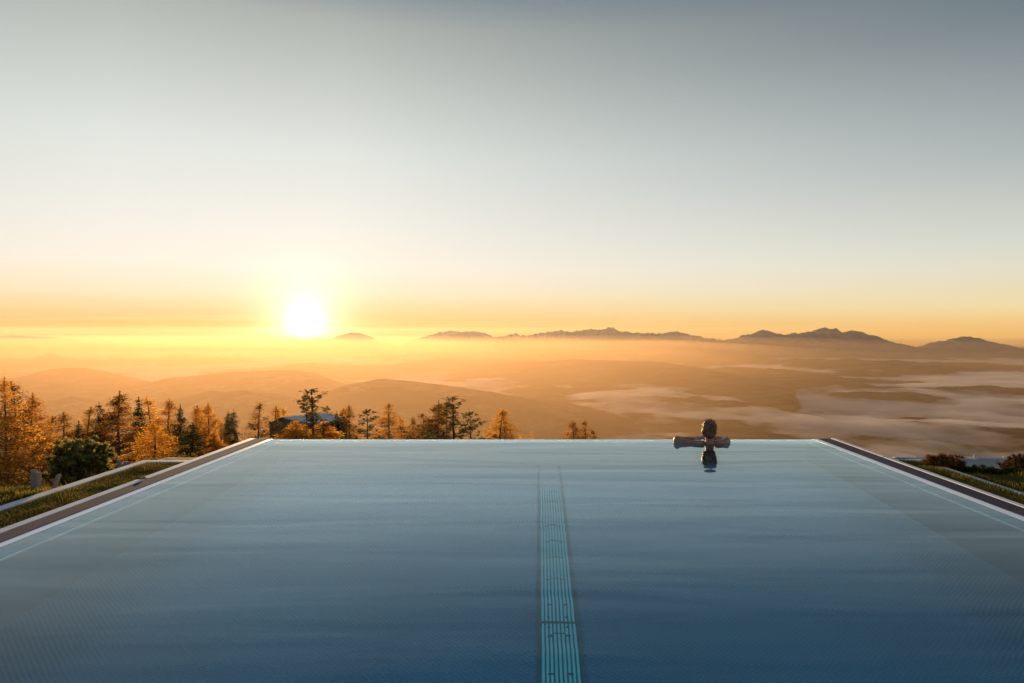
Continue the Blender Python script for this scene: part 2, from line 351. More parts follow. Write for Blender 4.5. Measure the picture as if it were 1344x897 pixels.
# near mountain's own slope running down from the lawn
d0 = np.sqrt(Xg**2*.6+(Yg-8)**2)
H = np.maximum(H, -.26*d0-4)
vv = np.stack([Xg, Yg, H], -1).reshape(-1, 3); nr_, nc_ = U.shape
idx = np.arange(nr_*nc_).reshape(nr_, nc_)
ff = np.stack([idx[:-1,:-1], idx[:-1,1:], idx[1:,1:], idx[1:,:-1]], -1).reshape(-1, 4)
me = bpy.data.meshes.new('valley_terrain'); me.from_pydata(vv.tolist(), [], ff.tolist()); me.materials.append(M['land'])
me.polygons.foreach_set('use_smooth', [True]*len(me.polygons))
tag(link(bpy.data.objects.new('valley_terrain', me)), kind='structure')

def mountain(name, pts, dist, wf, wb, seed, jag, zbase=-118):
    pts = [(pts[0][0]-22, pts[0][1]+10)]+pts+[(pts[-1][0]+22, pts[-1][1]+10)]
    a = np.array(pts, float); n = int((a[-1,0]-a[0,0])*1.4)+2
    px = np.linspace(a[0,0], a[-1,0], n); py = np.interp(px, a[:,0], a[:,1])
    rows = 46; V = []
    for j in range(rows):
        s = -1+2*j/(rows-1)          # front to back
        for i in range(n):
            e = min(1, (i/(n-1))*12, (1-i/(n-1))*12); e = e*e*(3-2*e)
            y = dist + (wf if s < 0 else wb)*s
            x0 = (px[i]-CX)/F*dist
            zc = CH-(py[i]-HY)*dist/F
            jg = jag*(mnoise.fractal(Vector((x0*.011, 7.7, seed)), .7, 2.2, 5)+2.4*abs(mnoise.noise(Vector((x0*.022, 2.2, seed))))+1.3*abs(mnoise.noise(Vector((x0*.06, 5.2, seed))))-.5)
            prof = (1-abs(s))**1.25
            gul = mnoise.ridged_multi_fractal(Vector((x0*.006, y*.0035, seed)), 1, 2, 5, 1, 2)-1.0
            h = (zc+jg-zbase)*(prof + .16*gul*math.sin(PI*min(1,(1-abs(s))))*(1 if abs(s) > .05 else 0))
            V.append((x0*(.5+.5*y/dist), y, zbase+max(0, h)*(.15+.85*e)))
    f = [(j*n+i, j*n+i+1, (j+1)*n+i+1, (j+1)*n+i) for j in range(rows-1) for i in range(n-1)]
    tag(mesh_obj(name, V, f, M['rock'], smooth=True), kind='structure')
mountain('mountain_range', [(890,449),(925,446),(945,446),(965,443),(990,437),(1002,433),(1012,435),(1030,439),(1050,438),(1068,434),(1084,430),(1098,433),(1108,437),(1118,434),(1132,437),(1150,442),(1172,450),(1204,456),(1222,450),(1245,446),(1270,442),(1290,446),(1310,452),(1344,459),(1400,466),(1480,458),(1560,470)], 3700, 900, 600, 1.3, 6)
mountain('mountain_range', [(640,446),(660,441),(676,438),(690,440),(715,436),(735,434),(752,436),(768,432),(790,432),(803,430),(812,434),(830,437),(850,436),(870,438),(886,435),(900,437),(920,443),(960,449)], 4700, 450, 400, 5.9, 8)
mountain('mountain_range', [(540,446),(560,441),(578,436),(592,433),(604,436),(622,434),(640,438),(650,444),(668,449)], 4900, 400, 350, 8.1, 4)
mountain('mountain_range', [(430,447),(446,440),(462,436),(474,437),(492,444),(505,448)], 5100, 300, 250, 11.1, 3)
mountain('mountain_range', [(-300,446),(-100,440),(0,441),(20,440),(50,442),(120,446),(180,449)], 5200, 300, 200, 12.1, 3)

# ------------------------------------------------------------------ valley fog
fx = np.linspace(-1.3, 1.3, 420); fy = np.exp(np.linspace(math.log(520), math.log(5400), 300))
FU, FY = np.meshgrid(fx, fy); FX = FU*FY
top = np.array([mnoise.fractal(Vector((x*.0032, y*.0026, 9.1)), .8, 2.1, 7) for x, y in zip(FX.ravel(), FY.ravel())]).reshape(FU.shape)
TOP = -109.6 + 9*top
n0, n1_ = FU.shape; tv = np.stack([FX, FY, TOP], -1).reshape(-1, 3); bv = tv.copy(); bv[:,2] = -150
idx = np.arange(n0*n1_).reshape(n0, n1_); o_ = n0*n1_
q = lambda a, b, c, d: np.stack([a, b, c, d], -1).reshape(-1, 4)
ftop = q(idx[:-1,:-1], idx[:-1,1:], idx[1:,1:], idx[1:,:-1]); fbot = q(idx[:-1,:-1], idx[1:,:-1], idx[1:,1:], idx[:-1,1:])+o_
s1 = q(idx[0,:-1]+o_, idx[0,1:]+o_, idx[0,1:], idx[0,:-1]); s2 = q(idx[-1,1:]+o_, idx[-1,:-1]+o_, idx[-1,:-1], idx[-1,1:])
s3 = q(idx[1:,0]+o_, idx[:-1,0]+o_, idx[:-1,0], idx[1:,0]); s4 = q(idx[:-1,-1]+o_, idx[1:,-1]+o_, idx[1:,-1], idx[:-1,-1])
me = bpy.data.meshes.new('valley_fog'); me.from_pydata(np.vstack([tv, bv]).tolist(), [], np.vstack([ftop, fbot, s1, s2, s3, s4]).tolist()); me.materials.append(M['fog'])
tag(link(bpy.data.objects.new('valley_fog', me)), 'pale morning fog lying in the valley between the wooded hills', 'fog', kind='stuff')

def slab_mesh(name, mat, x0, x1, y0, y1, nx, ny, topf, zb, label, cat):
    X = np.linspace(x0, x1, nx); Y = y0+(y1-y0)*np.linspace(0, 1, ny)**1.6
    V = [(x, y, topf(x, y)) for y in Y for x in X]+[(x, y, zb) for y in Y for x in X]; o = nx*ny; Fq = []
    for j in range(ny-1):
        for i in range(nx-1):
            a = j*nx+i; Fq += [(a,a+1,a+nx+1,a+nx),(a+o,a+nx+o,a+nx+1+o,a+1+o)]
    for i in range(nx-1): Fq += [(i+o,i+1+o,i+1,i), ((ny-1)*nx+i,(ny-1)*nx+i+1,(ny-1)*nx+i+1+o,(ny-1)*nx+i+o)]
    for j in range(ny-1): Fq += [(j*nx,(j+1)*nx,(j+1)*nx+o,j*nx+o), ((j+1)*nx+nx-1,j*nx+nx-1,j*nx+nx-1+o,(j+1)*nx+nx-1+o)]
    return tag(mesh_obj(name, V, Fq, mat), label, cat, kind='stuff')
slab_mesh('valley_mist', M['mist'], -7800, 7800, 56, 5640, 150, 110, lambda x, y: -32-46*float(ss(np.array((x/y-.14)/.42)))+9*mnoise.noise(Vector((x*.0012, y*.0012, .4)))+5*mnoise.noise(Vector((x*.004, y*.003, 3.4))), -160, 'glowing layer of mist the distant hills are sunk in', 'mist')
slab_mesh('thin_mist', M['thinmist'], -7900, 7900, 50, 5680, 110, 80, lambda x, y: -12-16*float(ss(np.array((x/y-.18)/.42)))+9*mnoise.noise(Vector((x*.0015, y*.0011, 8.4))), -162, 'thin veil of mist over the denser layer in the valley', 'mist')
hz = MB(); hz.box(-8200, 8200, -300, 5750, -170, 39)
tag(hz.obj('haze', M['haze']), 'golden morning haze filling the air over the valley', 'haze', kind='stuff')

# ------------------------------------------------------------------ pool
YB = -1.6
pool = empty('swimming_pool', (0, YE, 0)); tag(pool, 'infinity swimming pool of embossed blue steel filled to the brim', 'swimming pool')
def part(mb, name, mat, par=pool, smooth=False):
    o = mb.obj(name, mat, par, smooth); o.matrix_parent_inverse = par.matrix_world.inverted() if False else o.matrix_parent_inverse
    o.location = -Vector(par.location) if par.type == 'EMPTY' else (0,0,0)
    return o
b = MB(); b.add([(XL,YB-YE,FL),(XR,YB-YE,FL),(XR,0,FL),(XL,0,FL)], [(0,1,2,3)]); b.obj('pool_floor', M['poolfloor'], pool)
b = MB(); LX0, LX1 = -3.10, 3.21
b.box(XL-.02, LX0, YB, YE-.26, FL, -.065); part(b, 'side_wall', M['poolwall'])
b = MB(); b.box(LX1, XR+.02, YB, YE-.26, FL, -.065); part(b, 'side_wall', M['poolwall'])
b = MB(); b.box(XL-.02, XR+.02, YE-.26, YE-.002, FL-.5, -.036); part(b, 'overflow_wall', M['steelpale'])
b = MB(); b.box(XL, XR, YB-.2, YB, FL, .03); part(b, 'end_wall', M['poolwall'])
# shallow sloping overflow ledges
for a0, a1 in ((XL, LX0), (XR, LX1)):
    b = MB(); s_ = 1 if a1 > a0 else -1
    b.box(min(a0,a0+s_*.07),max(a0,a0+s_*.07),YB,YE-.005,-.02,.0012)
    part(b, 'overflow_lip', M['lip'])
    b = MB(); b.add([(a0+s_*.0755,YB,-.02),(a1,YB,-.06),(a1,YE-.26,-.06),(a0+s_*.0755,YE-.26,-.02)], [(0,1,2,3)])
    part(b, 'overflow_ledge', M['poolwall'])
    b = MB(); b.box(min(a1, a1+s_*-.025), max(a1, a1+s_*-.025), YB, YE-.27, -.059, -.03); part(b, 'ledge_trim', M['kerbwhite'])
# lane grating on the floor
def floorY(py):
    th = math.atan((py-HY)/F); thp = math.acos(math.cos(th)/1.333)
    return CH/math.tan(th) - FL/math.tan(thp)
seam = floorY(820)
for y0, y1 in ((seam+.012, floorY(645)), (.3, seam-.012)):
    b = MB(); b.box(.01, .225, y0, y1, FL+.002, FL+.012); part(b, 'grating_tray', M['tray']); b = MB()
    for k in range(9): b.box(.018+.0235*k, .018+.0235*k+.013, y0, y1, FL+.0121, FL+.026)
    part(b, 'floor_grating', M['grate'])
b = MB(); b.box(-.012, .007, .2, floorY(612), FL+.001, FL+.02); b.box(.228, .247, .2, floorY(612), FL+.001, FL+.02)
b.box(.007, .228, seam-.011, seam+.011, FL+.001, FL+.02); part(b, 'grating_frame', M['slot'])
for py in (661, 693, 714, 737, 766, 799, 840, 891):
    y = floorY(py)
    bx = [(.05,.085,0),(.15,.185,0)]
    if py not in (799, 891): bx.append((.0855,.1495,.025))
    for xa, xb, dy in bx:
        b = MB(); b.box(xa,xb,y+dy,y+dy+.013,FL+.0265,FL+.029); part(b, 'inlet_slot', M['slot'])
for py in (814, 827):
    for x in (.06, .17):
        b = MB(); b.tube([(x,floorY(py),FL+.0265),(x,floorY(py),FL+.031)], [.009,.009], 10); part(b, 'screw', M['slot'])
# water surface
b = MB()
rows_ = [(YB,0.)]+[(YE-.03,0.)]+[(YE-.03+.055*math.sin(R(t_)), -.055*(1-math.cos(R(t_)))) for t_ in (4,8,13,19,26,35,47,62,80)]+[(YE+.026,-.5)]
for y_, z_ in rows_: b.v += [(XL,y_,z_),(XR,y_,z_)]
b.f = [(2*i,2*i+1,2*i+3,2*i+2) for i in range(len(rows_)-1)]
ws = b.obj('pool_water', M['water'], None, True); tag(ws, kind='structure')

# pavement bands and kerbs each side
def band(name, x0, x1, y0, y1, z0, z1, mat, label, cat, bev=.004):
    b = MB(); b.box(x0, x1, y0, y1, z0, z1); o = b.obj(name, mat)
    md = o.modifiers.new('bevel', 'BEVEL'); md.width = bev; md.segments = 2
    if label: tag(o, label, cat)
    return o
tag(band('pavement', -3.488, XL-.0, -1.8, YE+.02, -.5, .004, M['paving'], None, None), kind='structure')
tag(band('pavement', XR+.0, 3.60, -1.8, YE+.02, -.5, .004, M['paving'], None, None), kind='structure')
band('stone_kerb', -3.572, -3.4925, 6.12, YE+.03, -.5, .0055, M['kerbwhite'], 'pale stone kerb edging the left poolside paving, far length beyond the joint', 'kerb')
band('stone_kerb', -3.572, -3.4925, -1.8, 6.06, -.5, .0055, M['kerbwhite'], 'pale stone kerb edging the left poolside paving, near length', 'kerb')
band('stone_kerb', 3.612, 3.668, -1.8, 7.16, -.5, .006, M['kerbwhite'], 'pale stone kerb edging the right poolside paving, near length', 'kerb')
band('stone_kerb', 3.612, 3.668, 7.17, YE+.03, -.5, .009, M['concrete'], 'short bright end piece of the kerb at the far right pool corner', 'kerb')
def lwall(name, sx, xo, xi, yc, label):
    # L-shaped: runs along the lawn, then turns in to meet the kerb
    b = MB(); e = 3.675*sx if sx > 0 else -3.58
    x0, x1 = sorted((xo, xi))
    y0 = -1.8
    z0, z1 = -1.0, -.045
    if sx < 0: pts = [(xo,y0),(xi,y0),(xi,yc),(e,yc),(e,yc+.11),(xo,yc+.11)]
    else: pts = [(xi,y0),(xo,y0),(xo,yc+.11),(e,yc+.11),(e,yc),(xi,yc)]
    n = len(pts)
    b.add([(x,y,z0) for x,y in pts]+[(x,y,z1) for x,y in pts], [tuple(range(n))[::-1], tuple(range(n,2*n))]+[(i,(i+1)%n,n+(i+1)%n,n+i) for i in range(n)])
    o = b.obj(name, M['concrete']); tag(o, label, 'wall')
    md = o.modifiers.new('bevel', 'BEVEL'); md.width = .006; md.segments = 2
lwall('low_wall', -1, -4.21, -4.10, 7.16, 'low pale concrete wall bordering the shaded grass strip left of the pool')
lwall('low_wall', 1, 4.10, 4.03, 7.22, 'narrow low concrete wall in the grass right of the pool')

# small stone lying on the left kerb
b = MB(); b.ell((0,0,.004), (.022,.035,.007), 9, 6); st_ = b.obj('stone', M['bark'], None, True)
for v in st_.data.vertices: v.co *= 1+.25*mnoise.noise(v.co*40)
st_.location = (-3.535, 6.09, .008); tag(st_, 'small dark brown stone in the joint of the left poolside kerb', 'stone')

# ------------------------------------------------------------------ grass blades
def blades(name, n, samp, hmin, hmax, wd, label):
    V = []; Fc = []
    for _ in range(n):
        x, y = samp(); zg = ground(x, y)-.004
        cl = .5+.5*mnoise.noise(Vector((x*3.1, y*3.1, 2)))
        h = hmin+(hmax-hmin)*random.random()*cl*1.3; a = random.random()*PI; l = random.uniform(-.5,.5)*h; m_ = random.uniform(-.5,.5)*h
        c, s = math.cos(a)*wd, math.sin(a)*wd; k = len(V)
        V += [(x-c,y-s,zg),(x+c,y+s,zg),(x+c*.6+l*.4,y+s*.6+m_*.4,zg+h*.6),(x-c*.6+l*.4,y-s*.6+m_*.4,zg+h*.6),(x+l,y+m_,zg+h)]
        Fc += [(k,k+1,k+2,k+3),(k+3,k+2,k+4)]
    tag(mesh_obj(name, V, Fc, M['grassblade']), label, 'grass', kind='stuff')
U_ = random.uniform
blades('grass', 26000, lambda: (U_(-4.09,-3.58), U_(1.6,7.15)), .015, .05, .0025, 'short dark grass in the strip between kerb and low wall, left')
blades('grass', 36000, lambda: (-4.22-4.0*random.random()**1.6, U_(1.6,8.0)), .02, .085, .006, 'sunlit yellow-green grass outside the low wall, left of the pool')
blades('grass', 26000, lambda: (U_(3.67,4.02), U_(1.6,7.21)), .02, .085, .003, 'tufted grass in the strip between kerb and low wall, right')
blades('grass', 32000, lambda: (4.15+3.6*random.random()**1.5, U_(1.6,8.2)), .02, .075, .006, 'sunlit grass outside the low wall, right of the pool')

# ------------------------------------------------------------------ trees
def leafquad(V, Fc, p, s, up=.3):
    a = Vector((random.gauss(0,1), random.gauss(0,1), random.gauss(0,1)*.8)).normalized()
    b_ = a.cross(Vector((random.gauss(0,1), random.gauss(0,1), random.gauss(0,1)))).normalized()*s*.35
    a = a*s; k = len(V)
    V += [tuple(p-a*.5-b_*.4), tuple(p+b_), tuple(p+a*.6), tuple(p-b_)]; Fc.append((k,k+1,k+2,k+3))
def conifer(seed, h, width, kind, tufts=1.0, bare=.08, start=.05):
    random.seed(seed)
    tr = MB(); V = []; Fc = []
    lean = Vector((random.uniform(-.02,.02), random.uniform(-.02,.02), 0))
    ax = lambda z: Vector((lean.x*z*z/h + .04*math.sin(z*.9+seed), lean.y*z*z/h, z))
    tr.tube([ax(h*i/9) for i in range(10)], [.0095*h*(1-i/9)**.9+.006 for i in range(10)], 7)
    z = h*start
    while z < h*.985:
        f = z/h
        if kind == 'spruce': Lb = width*.5*(1-f)**.95*1.25
        elif kind == 'larch': Lb = width*.5*(1-f)**.95*(1.1+.25*math.sin(PI*min(1,f*1.3)))+.03*width*(1-f)
        else: Lb = width*.5*((1-f)**.6)*(.6+.6*math.sin(PI*min(1,f*1.2+.15)))
        nb = 5 if kind != 'pine' else 4
        for k in range(nb):
            if random.random() < bare: continue
            a = random.random()*2*PI; l = Lb*random.uniform(.55,1.2)+.06*h*.1
            dr = {'spruce':-.32,'larch':.02,'pine':.62}[kind]+random.uniform(-.15,.15)
            cu = {'spruce':.28,'larch':.10,'pine':.35}[kind]
            d = Vector((math.cos(a), math.sin(a), 0)); p0 = ax(z+random.uniform(-.1,.1))
            pt = lambda t: p0 + d*l*t + Vector((0,0,l*(dr*t+cu*t*t)))
            tr.tube([pt(0), pt(.35), pt(.7), pt(1)], [.008+.018*l*.5, .006+.008*l, .006, .003], 3)
            n = max(3, int(l*13*tufts))
            if kind == 'pine': n = max(2, int(l*4*tufts))
            for i in range(n):
                t = .12+.88*(i+random.random())/n
                if kind == 'pine' and t < .35: continue
                side = d.cross(Vector((0,0,1)))*random.gauss(0,1)*l*.18*(1.1-t)*(1.6 if kind != 'spruce' else 1.2)
                c = pt(t)+side+Vector((0,0,random.uniform(-.10,.04)*(1 if kind != 'pine' else .4)))
                if kind == 'pine':
                    for _ in range(13):
                        leafquad(V, Fc, c+Vector((random.gauss(0,.07),random.gauss(0,.07),random.gauss(0,.09)+.05)), random.uniform(.10,.17))
                else:
                    for _ in range(8 if kind == 'larch' else 9):
                        leafquad(V, Fc, c+Vector((random.gauss(0,.10),random.gauss(0,.10),random.gauss(0,.10)-(.05 if kind=='spruce' else 0))), random.uniform(.05,.115))
        z += h*(.028 if kind != 'pine' else .042)*random.uniform(.7,1.3)
    for i in range(8): leafquad(V, Fc, ax(h)+Vector((0,0,-.06*i)), .14)
    me1 = bpy.data.meshes.new('trunk'); me1.from_pydata(tr.v, [], tr.f); me1.materials.append(M['bark'])
    me2 = bpy.data.meshes.new('crown'); me2.from_pydata(V, [], Fc); me2.materials.append(M[kind])
    return me1, me2, h, width
PROTO = {
 'la': conifer(11, 10, 5.0, 'larch', 1.3), 'lb': conifer(12, 10, 4.4, 'larch', 1.25, .15), 'lc': conifer(13, 10, 5.4, 'larch', 1.0, .22),
 'ls': conifer(14, 10, 4.0, 'larch', .75, .30), 'ld': conifer(15, 8, 5.6, 'larch', 1.7, .02, .02),
 'sa': conifer(21, 10, 3.6, 'spruce', 1.5), 'sb': conifer(22, 10, 4.2, 'spruce', 1.3, .15),
 'pa': conifer(31, 9, 5.2, 'pine', 1.1, .18, .08), 'pb': conifer(32, 9, 4.6, 'pine', 1.0, .3, .1),
}
KINDN = {'l': 'larch_tree', 's': 'spruce_tree', 'p': 'pine_tree'}
TREES = [  # proto, px, top py, Y, width factor, label
 ('lb', 8, 495, 36, .75, 'tall orange larch cut by the left edge of the photo'),
 ('ls', 24, 500, 38, 1.0, 'tall orange larch right behind the leftmost one, its bare trunk top showing'),
 ('la', 43, 515, 40, .8, 'broad golden larch third from the left edge, leaning outwards to the right'),
 ('ls', -14, 512, 34, .9, 'dark larch half outside the left edge'),
 ('ls', 63, 546, 46, 1.0, 'short thin larch in the gap right of the tall left trio'),
 ('lb', 85, 541, 48, 1.2, 'short brown larch above the pine bush, left one of two'),
 ('sa', 104, 552, 44, 1.0, 'small dark spruce above the right side of the pine bush'),
 ('ls', 112, 534, 50, 1.1, 'thin pale larch with sparse top above the pine bush, right one of two'),
 ('sb', 133, 529, 52, 1.0, 'dark brown conifer just left of the tallest middle larch'),
 ('la', 156, 513, 44, 1.1, 'tallest orange larch of the middle row with a dark straight trunk'),
 ('ld', 128, 562, 43, 1.0, 'low bushy golden larch at the left foot of the tallest middle larch'),
 ('sb', 181, 522, 56, .9, 'dark narrow conifer right behind the tallest middle larch'),
 ('la', 202, 552, 36, 1.4, 'bright orange round-shouldered larch standing right over the grass strip corner'),
 ('ls', 200, 521, 58, 1.2, 'tall brown larch behind the bright orange one'),
 ('lb', 220, 524, 57, 1.0, 'narrow brown larch between the bright orange one and the black-green spruce'),
 ('sa', 237, 531, 50, .9, 'dark pointed spruce, the most slender and darkest of the row'),
 ('sb', 251, 556, 40, 1.75, 'low wide dark green conifer at the foot of the pointed spruce'),
 ('lb', 257, 534, 56, .9, 'left one of two close olive larches right of the pointed spruce'),
 ('ls', 264, 532, 60, .9, 'right one of two close olive larches right of the pointed spruce'),
 ('la', 273, 528, 55, .85, 'tall olive-gold larch, highest between the pointed spruce and the pool corner'),
 ('ld', 283, 566, 42, .9, 'low orange larch bush close behind the left pool kerb'),
 ('lb', 291, 552, 52, .9, 'short yellow larch left of the dark twin conifers'),
 ('sb', 299, 540, 54, .8, 'left one of the dark twin conifers by the left pool corner'),
 ('sa', 304, 537, 56, .9, 'right one of the dark twin conifers by the left pool corner'),
 ('ls', 338, 529, 58, 1.0, 'lone gold larch rising over the left far pool corner'),
 ('ls', 359.5, 533, 68, .9, 'thin larch behind the shed, left one of three'),
 ('lb', 367, 536, 70, .7, 'thin larch behind the shed, middle one of three'),
 ('ls', 374, 534, 69, .8, 'thin larch behind the shed, right one of three'),
 ('pa', 415, 511, 44, 1.5, 'tall tufted pine with a bare spire in front of the shed roof'),
 ('pb', 402, 535, 46, 1.4, 'shorter tufted pine left of the tall one by the shed roof'),
 ('ld', 386, 552, 42, 1.4, 'low yellow-green bushy conifer under the shed roof'),
 ('ld', 429, 553, 45, 1.4, 'low golden bushy conifer right of the shed roof'),
 ('sb', 443, 541, 58, 1.0, 'small dark conifer right of the tall tufted pine'),
 ('la', 450, 533, 62, .8, 'left one of two brown larches standing between shed and bare pine'),
 ('lb', 458, 531, 60, .9, 'right one of two brown larches standing between shed and bare pine'),
 ('pb', 485, 537, 46, 1.4, 'sparse bare-topped pine with long thin side branches'),
 ('lc', 511, 530, 54, 1.3, 'brown larch with level branches between the bare pine and the two short larches'),
 ('ls', 528, 547, 58, 1.0, 'left one of two short larches before the big pine group'),
 ('lb', 541, 547, 58, .7, 'right one of two short larches before the big pine group'),
 ('lc', 558, 543, 48, 1.4, 'larch at the left edge of the big pine group'),
 ('la', 575, 526, 46, 1.1, 'left peak of the big pine group over the far pool edge'),
 ('pb', 585, 529, 48, 1.2, 'middle peak of the big pine group over the far pool edge'),
 ('pa', 599, 521, 42, 1.5, 'highest tufted pine of the big group over the far pool edge'),
 ('pb', 620, 540, 46, 1.3, 'tufted pine at the right edge of the big group'),
 ('ls', 655, 538, 50, 1.5, 'lone russet larch with rounded top, left stem of a close pair'),
 ('ls', 664, 537, 51, 1.4, 'lone russet larch with rounded top, right stem of a close pair'),
 ('ls', 699, 566, 54, .6, 'tiny larch tip just showing over the pool edge'),
 ('lb', 753, 553, 50, 1.5, 'left and widest one of the three small larches left of the bather'),
 ('ls', 768, 552, 51, 1.2, 'middle and highest one of the three small larches left of the bather'),
 ('ls', 782, 564, 50, 1.3, 'right and lowest one of the three small larches left of the bather'),
]
random.seed(99)
for i, (pk, px, py, Y, wf, lab) in enumerate(TREES):
    p = P(px, py, Y); gz = ground(p.x, Y)-.1
    me1, me2, h0, w0 = PROTO[pk]
    s = (p.z-gz)/h0
    e = empty(KINDN[pk[0]], (p.x, Y, gz)); e.rotation_euler = (0,0,random.random()*6.28); wq = s*wf*(1.95 if pk[0] == 'l' else 1.55); e.scale = (wq, wq, s)
    tag(e, lab, KINDN[pk[0]].split('_')[0], 'conifers on the slope below the pool')
    t1 = link(bpy.data.objects.new('trunk', me1), e); t2 = link(bpy.data.objects.new('crown', me2), e)
# undergrowth: understorey too dense to count
random.seed(5); V = []; Fc = []
for _ in range(1500):
    px = random.uniform(-60, 330); Y = random.uniform(26, 60); x = (px-CX)*Y/F
    gz = ground(x, Y); hgt = random.uniform(.5, 2.2)
    for q_ in range(44):
        c = Vector((x+random.gauss(0,.45), Y+random.gauss(0,.45), gz+hgt*random.random()))
        leafquad(V, Fc, c, random.uniform(.07,.17))
tag(mesh_obj('undergrowth', V, Fc, M['heath']), 'dark tangled undergrowth filling the slope beneath the larches', 'undergrowth', kind='stuff')

# mountain pine bush by the low wall
def bush(name, loc, rx, rz, n, leaf, mat, label, cat, seed, group=None, tuft=.09, cz=0):
    random.seed(seed); V = []; Fc = []; tr = MB()
    for i in range(n):
        a = random.random()*2*PI; el = math.asin(random.uniform(-.15,1)); r = random.uniform(.35,1)**.5*(.72+.46*random.random())
        c = Vector((math.cos(a)*math.cos(el)*rx*r, math.sin(a)*math.cos(el)*rx*r, (math.sin(el)*.9+.12)*rz*r+cz))
        if i % 3 == 0: tr.tube([(0,0,-.12), c*.5+Vector((0,0,-.05)), c], [.02,.012,.005], 4)
        for _ in range(34 if tuft < .06 else 60):
            d = Vector((random.gauss(0,1),random.gauss(0,1),abs(random.gauss(0,1))+.2)).normalized()
            k = len(V); p0 = c; p1 = c+d*tuft*random.uniform(.7,1.2); s_ = d.cross(Vector((random.random(),random.random(),random.random()))).normalized()*leaf
            V += [tuple(p0-s_), tuple(p0+s_), tuple(p1+s_*.5), tuple(p1-s_*.5)]; Fc.append((k,k+1,k+2,k+3))
    e = empty(name, loc); tag(e, label, cat, group)
    tr.obj('branches', M['bark'], e); mesh_obj('foliage', V, Fc, mat, e)
    return e
Yb = 9.4; pb = P(105, 632, Yb)
bush('pine_bush', (pb.x, Yb, ground(pb.x, Yb)+.05), .40, .50, 230, .013, M['dwarf'], 'rounded green mountain pine bush with pale tufts behind the left low wall', 'bush', 41, tuft=.062, cz=pb.z-ground(pb.x, Yb)+.03)
for i, (px, pt_, Y, rx, lab) in enumerate([(1236,599,7.0,.16,'olive heath bush nearest the lawn corner, right of the pool'), (1257,603,7.0,.11,'dark red-brown heath bush next to the gravel roof'),
        (1338,597,7.3,.20,'russet heath bush cut by the right edge of the photo')]):
    p = P(px, pt_, Y); g0 = ground(p.x, Y)+.0; bush('heath_bush', (p.x, Y, g0), rx, (p.z-g0), 130, .0035, M['heath'], lab, 'bush', 60+i, 'heath bushes right of the pool', tuft=.035)
for i in range(8):
    px = 1268+i*12; Y = 6.85; p = P(px, 613+i*.7, Y); g0 = ground(p.x, Y)
    bush('hedge_bush', (p.x, Y, g0), .07, max(.05, p.z-g0), 60, .003, M['spruce'], 'low dark bush in the row before the gravel roof', 'bush', 80+i, 'row of low dark bushes right of the pool', tuft=.03)

# weathered stakes
for px, pyt, pyb, wpx, tilt, lab in [(44.5,617,636,4,0,'grey weathered stake left of the pine bush, left one of an upright pair'), (49.5,620,637,4,.03,'grey weathered stake left of the pine bush, right one of an upright pair'),
        (64,620,636,3,.35,'tilted grey stake leaning against the pine bush'), (156.5,603,616,4,0,'grey stake behind the low wall, left one below the tall larch'), (163,606,615,5,.05,'grey stake behind the low wall, right one below the tall larch')]:
    Y = 6.3 if px < 70 else 8.2; pt = P(px, pyt, Y); x = pt.x; zb = ground(x, Y)-.1; wd = wpx*Y/F/2
    b = MB(); b.box(-wd, wd, -.03, .03, 0, pt.z-zb); o = b.obj('wooden_stake', M['wood']); o.location = (x, Y, zb); o.rotation_euler = (0, tilt, 0)
    md = o.modifiers.new('bevel', 'BEVEL'); md.width = .008
    tag(o, lab, 'stake', 'weathered stakes by the lawn')

# shed with a metal roof between the trees
A = P(371, 547.4, 60); B = P(427, 542.2, 63.4); C = P(402, 557, 58); Dn = C+(B-A); E = P(351, 556.5, 60.5); G = E+(B-A)
sh = empty('shed', (A.x, A.y, ground(A.x, A.y))); off = -Vector(sh.location)
tag(sh, 'wooden shed with pale ribbed metal roof among the trees beyond the pool', 'shed')
def slab(q4, th, mat, name):
    up = Vector((0,0,-th)); b = MB(); b.add([v+off for v in q4]+[v+off+up for v in q4], [(0,1,2,3),(7,6,5,4),(0,4,5,1),(1,5,6,2),(2,6,7,3),(3,7,4,0)]); return b.obj(name, mat, sh)
slab([A, C, Dn, B], .10, M['roofmetal'], 'roof_slope'); slab([A, B, G, E], .10, M['planks'], 'roof_slope')
def ins(v, k): cen = (A+B+C+Dn+E+G)/6; r = v+(cen-v)*k; return Vector((r.x, r.y, v.z-.13))
zb = -16
for q2, nm in (((E, A, C), 'gable_wall'), ((C, Dn), 'side_wall'), ((Dn, B, G), 'gable_wall'), ((G, E), 'side_wall')):
    pts = [ins(v, .08) for v in q2]; low = [Vector((pts[-1].x, pts[-1].y, zb)), Vector((pts[0].x, pts[0].y, zb))]
    b = MB(); b.add([v+off for v in pts+low], [tuple(range(len(pts)+2))]); o = b.obj(nm, M['planks'], sh)
    md = o.modifiers.new('solid', 'SOLIDIFY'); md.thickness = .12
b = MB(); wc = (ins(E,.08)*.5+ins(C,.08)*.5); dv = (ins(C,.08)-ins(E,.08)); dv.z = 0; dv.normalize(); nn = Vector((dv.y,-dv.x,0))
c0 = Vector((wc.x, wc.y, A.z-2.0))+nn*.08
b.add([c0+off-dv*.45+Vector((0,0,-.5)), c0+off+dv*.45+Vector((0,0,-.5)), c0+off+dv*.45+Vector((0,0,.5)), c0+off-dv*.45+Vector((0,0,.5))], [(0,1,2,3)])
o = b.obj('window', M['slot'], sh); md = o.modifiers.new('solid', 'SOLIDIFY'); md.thickness = .04

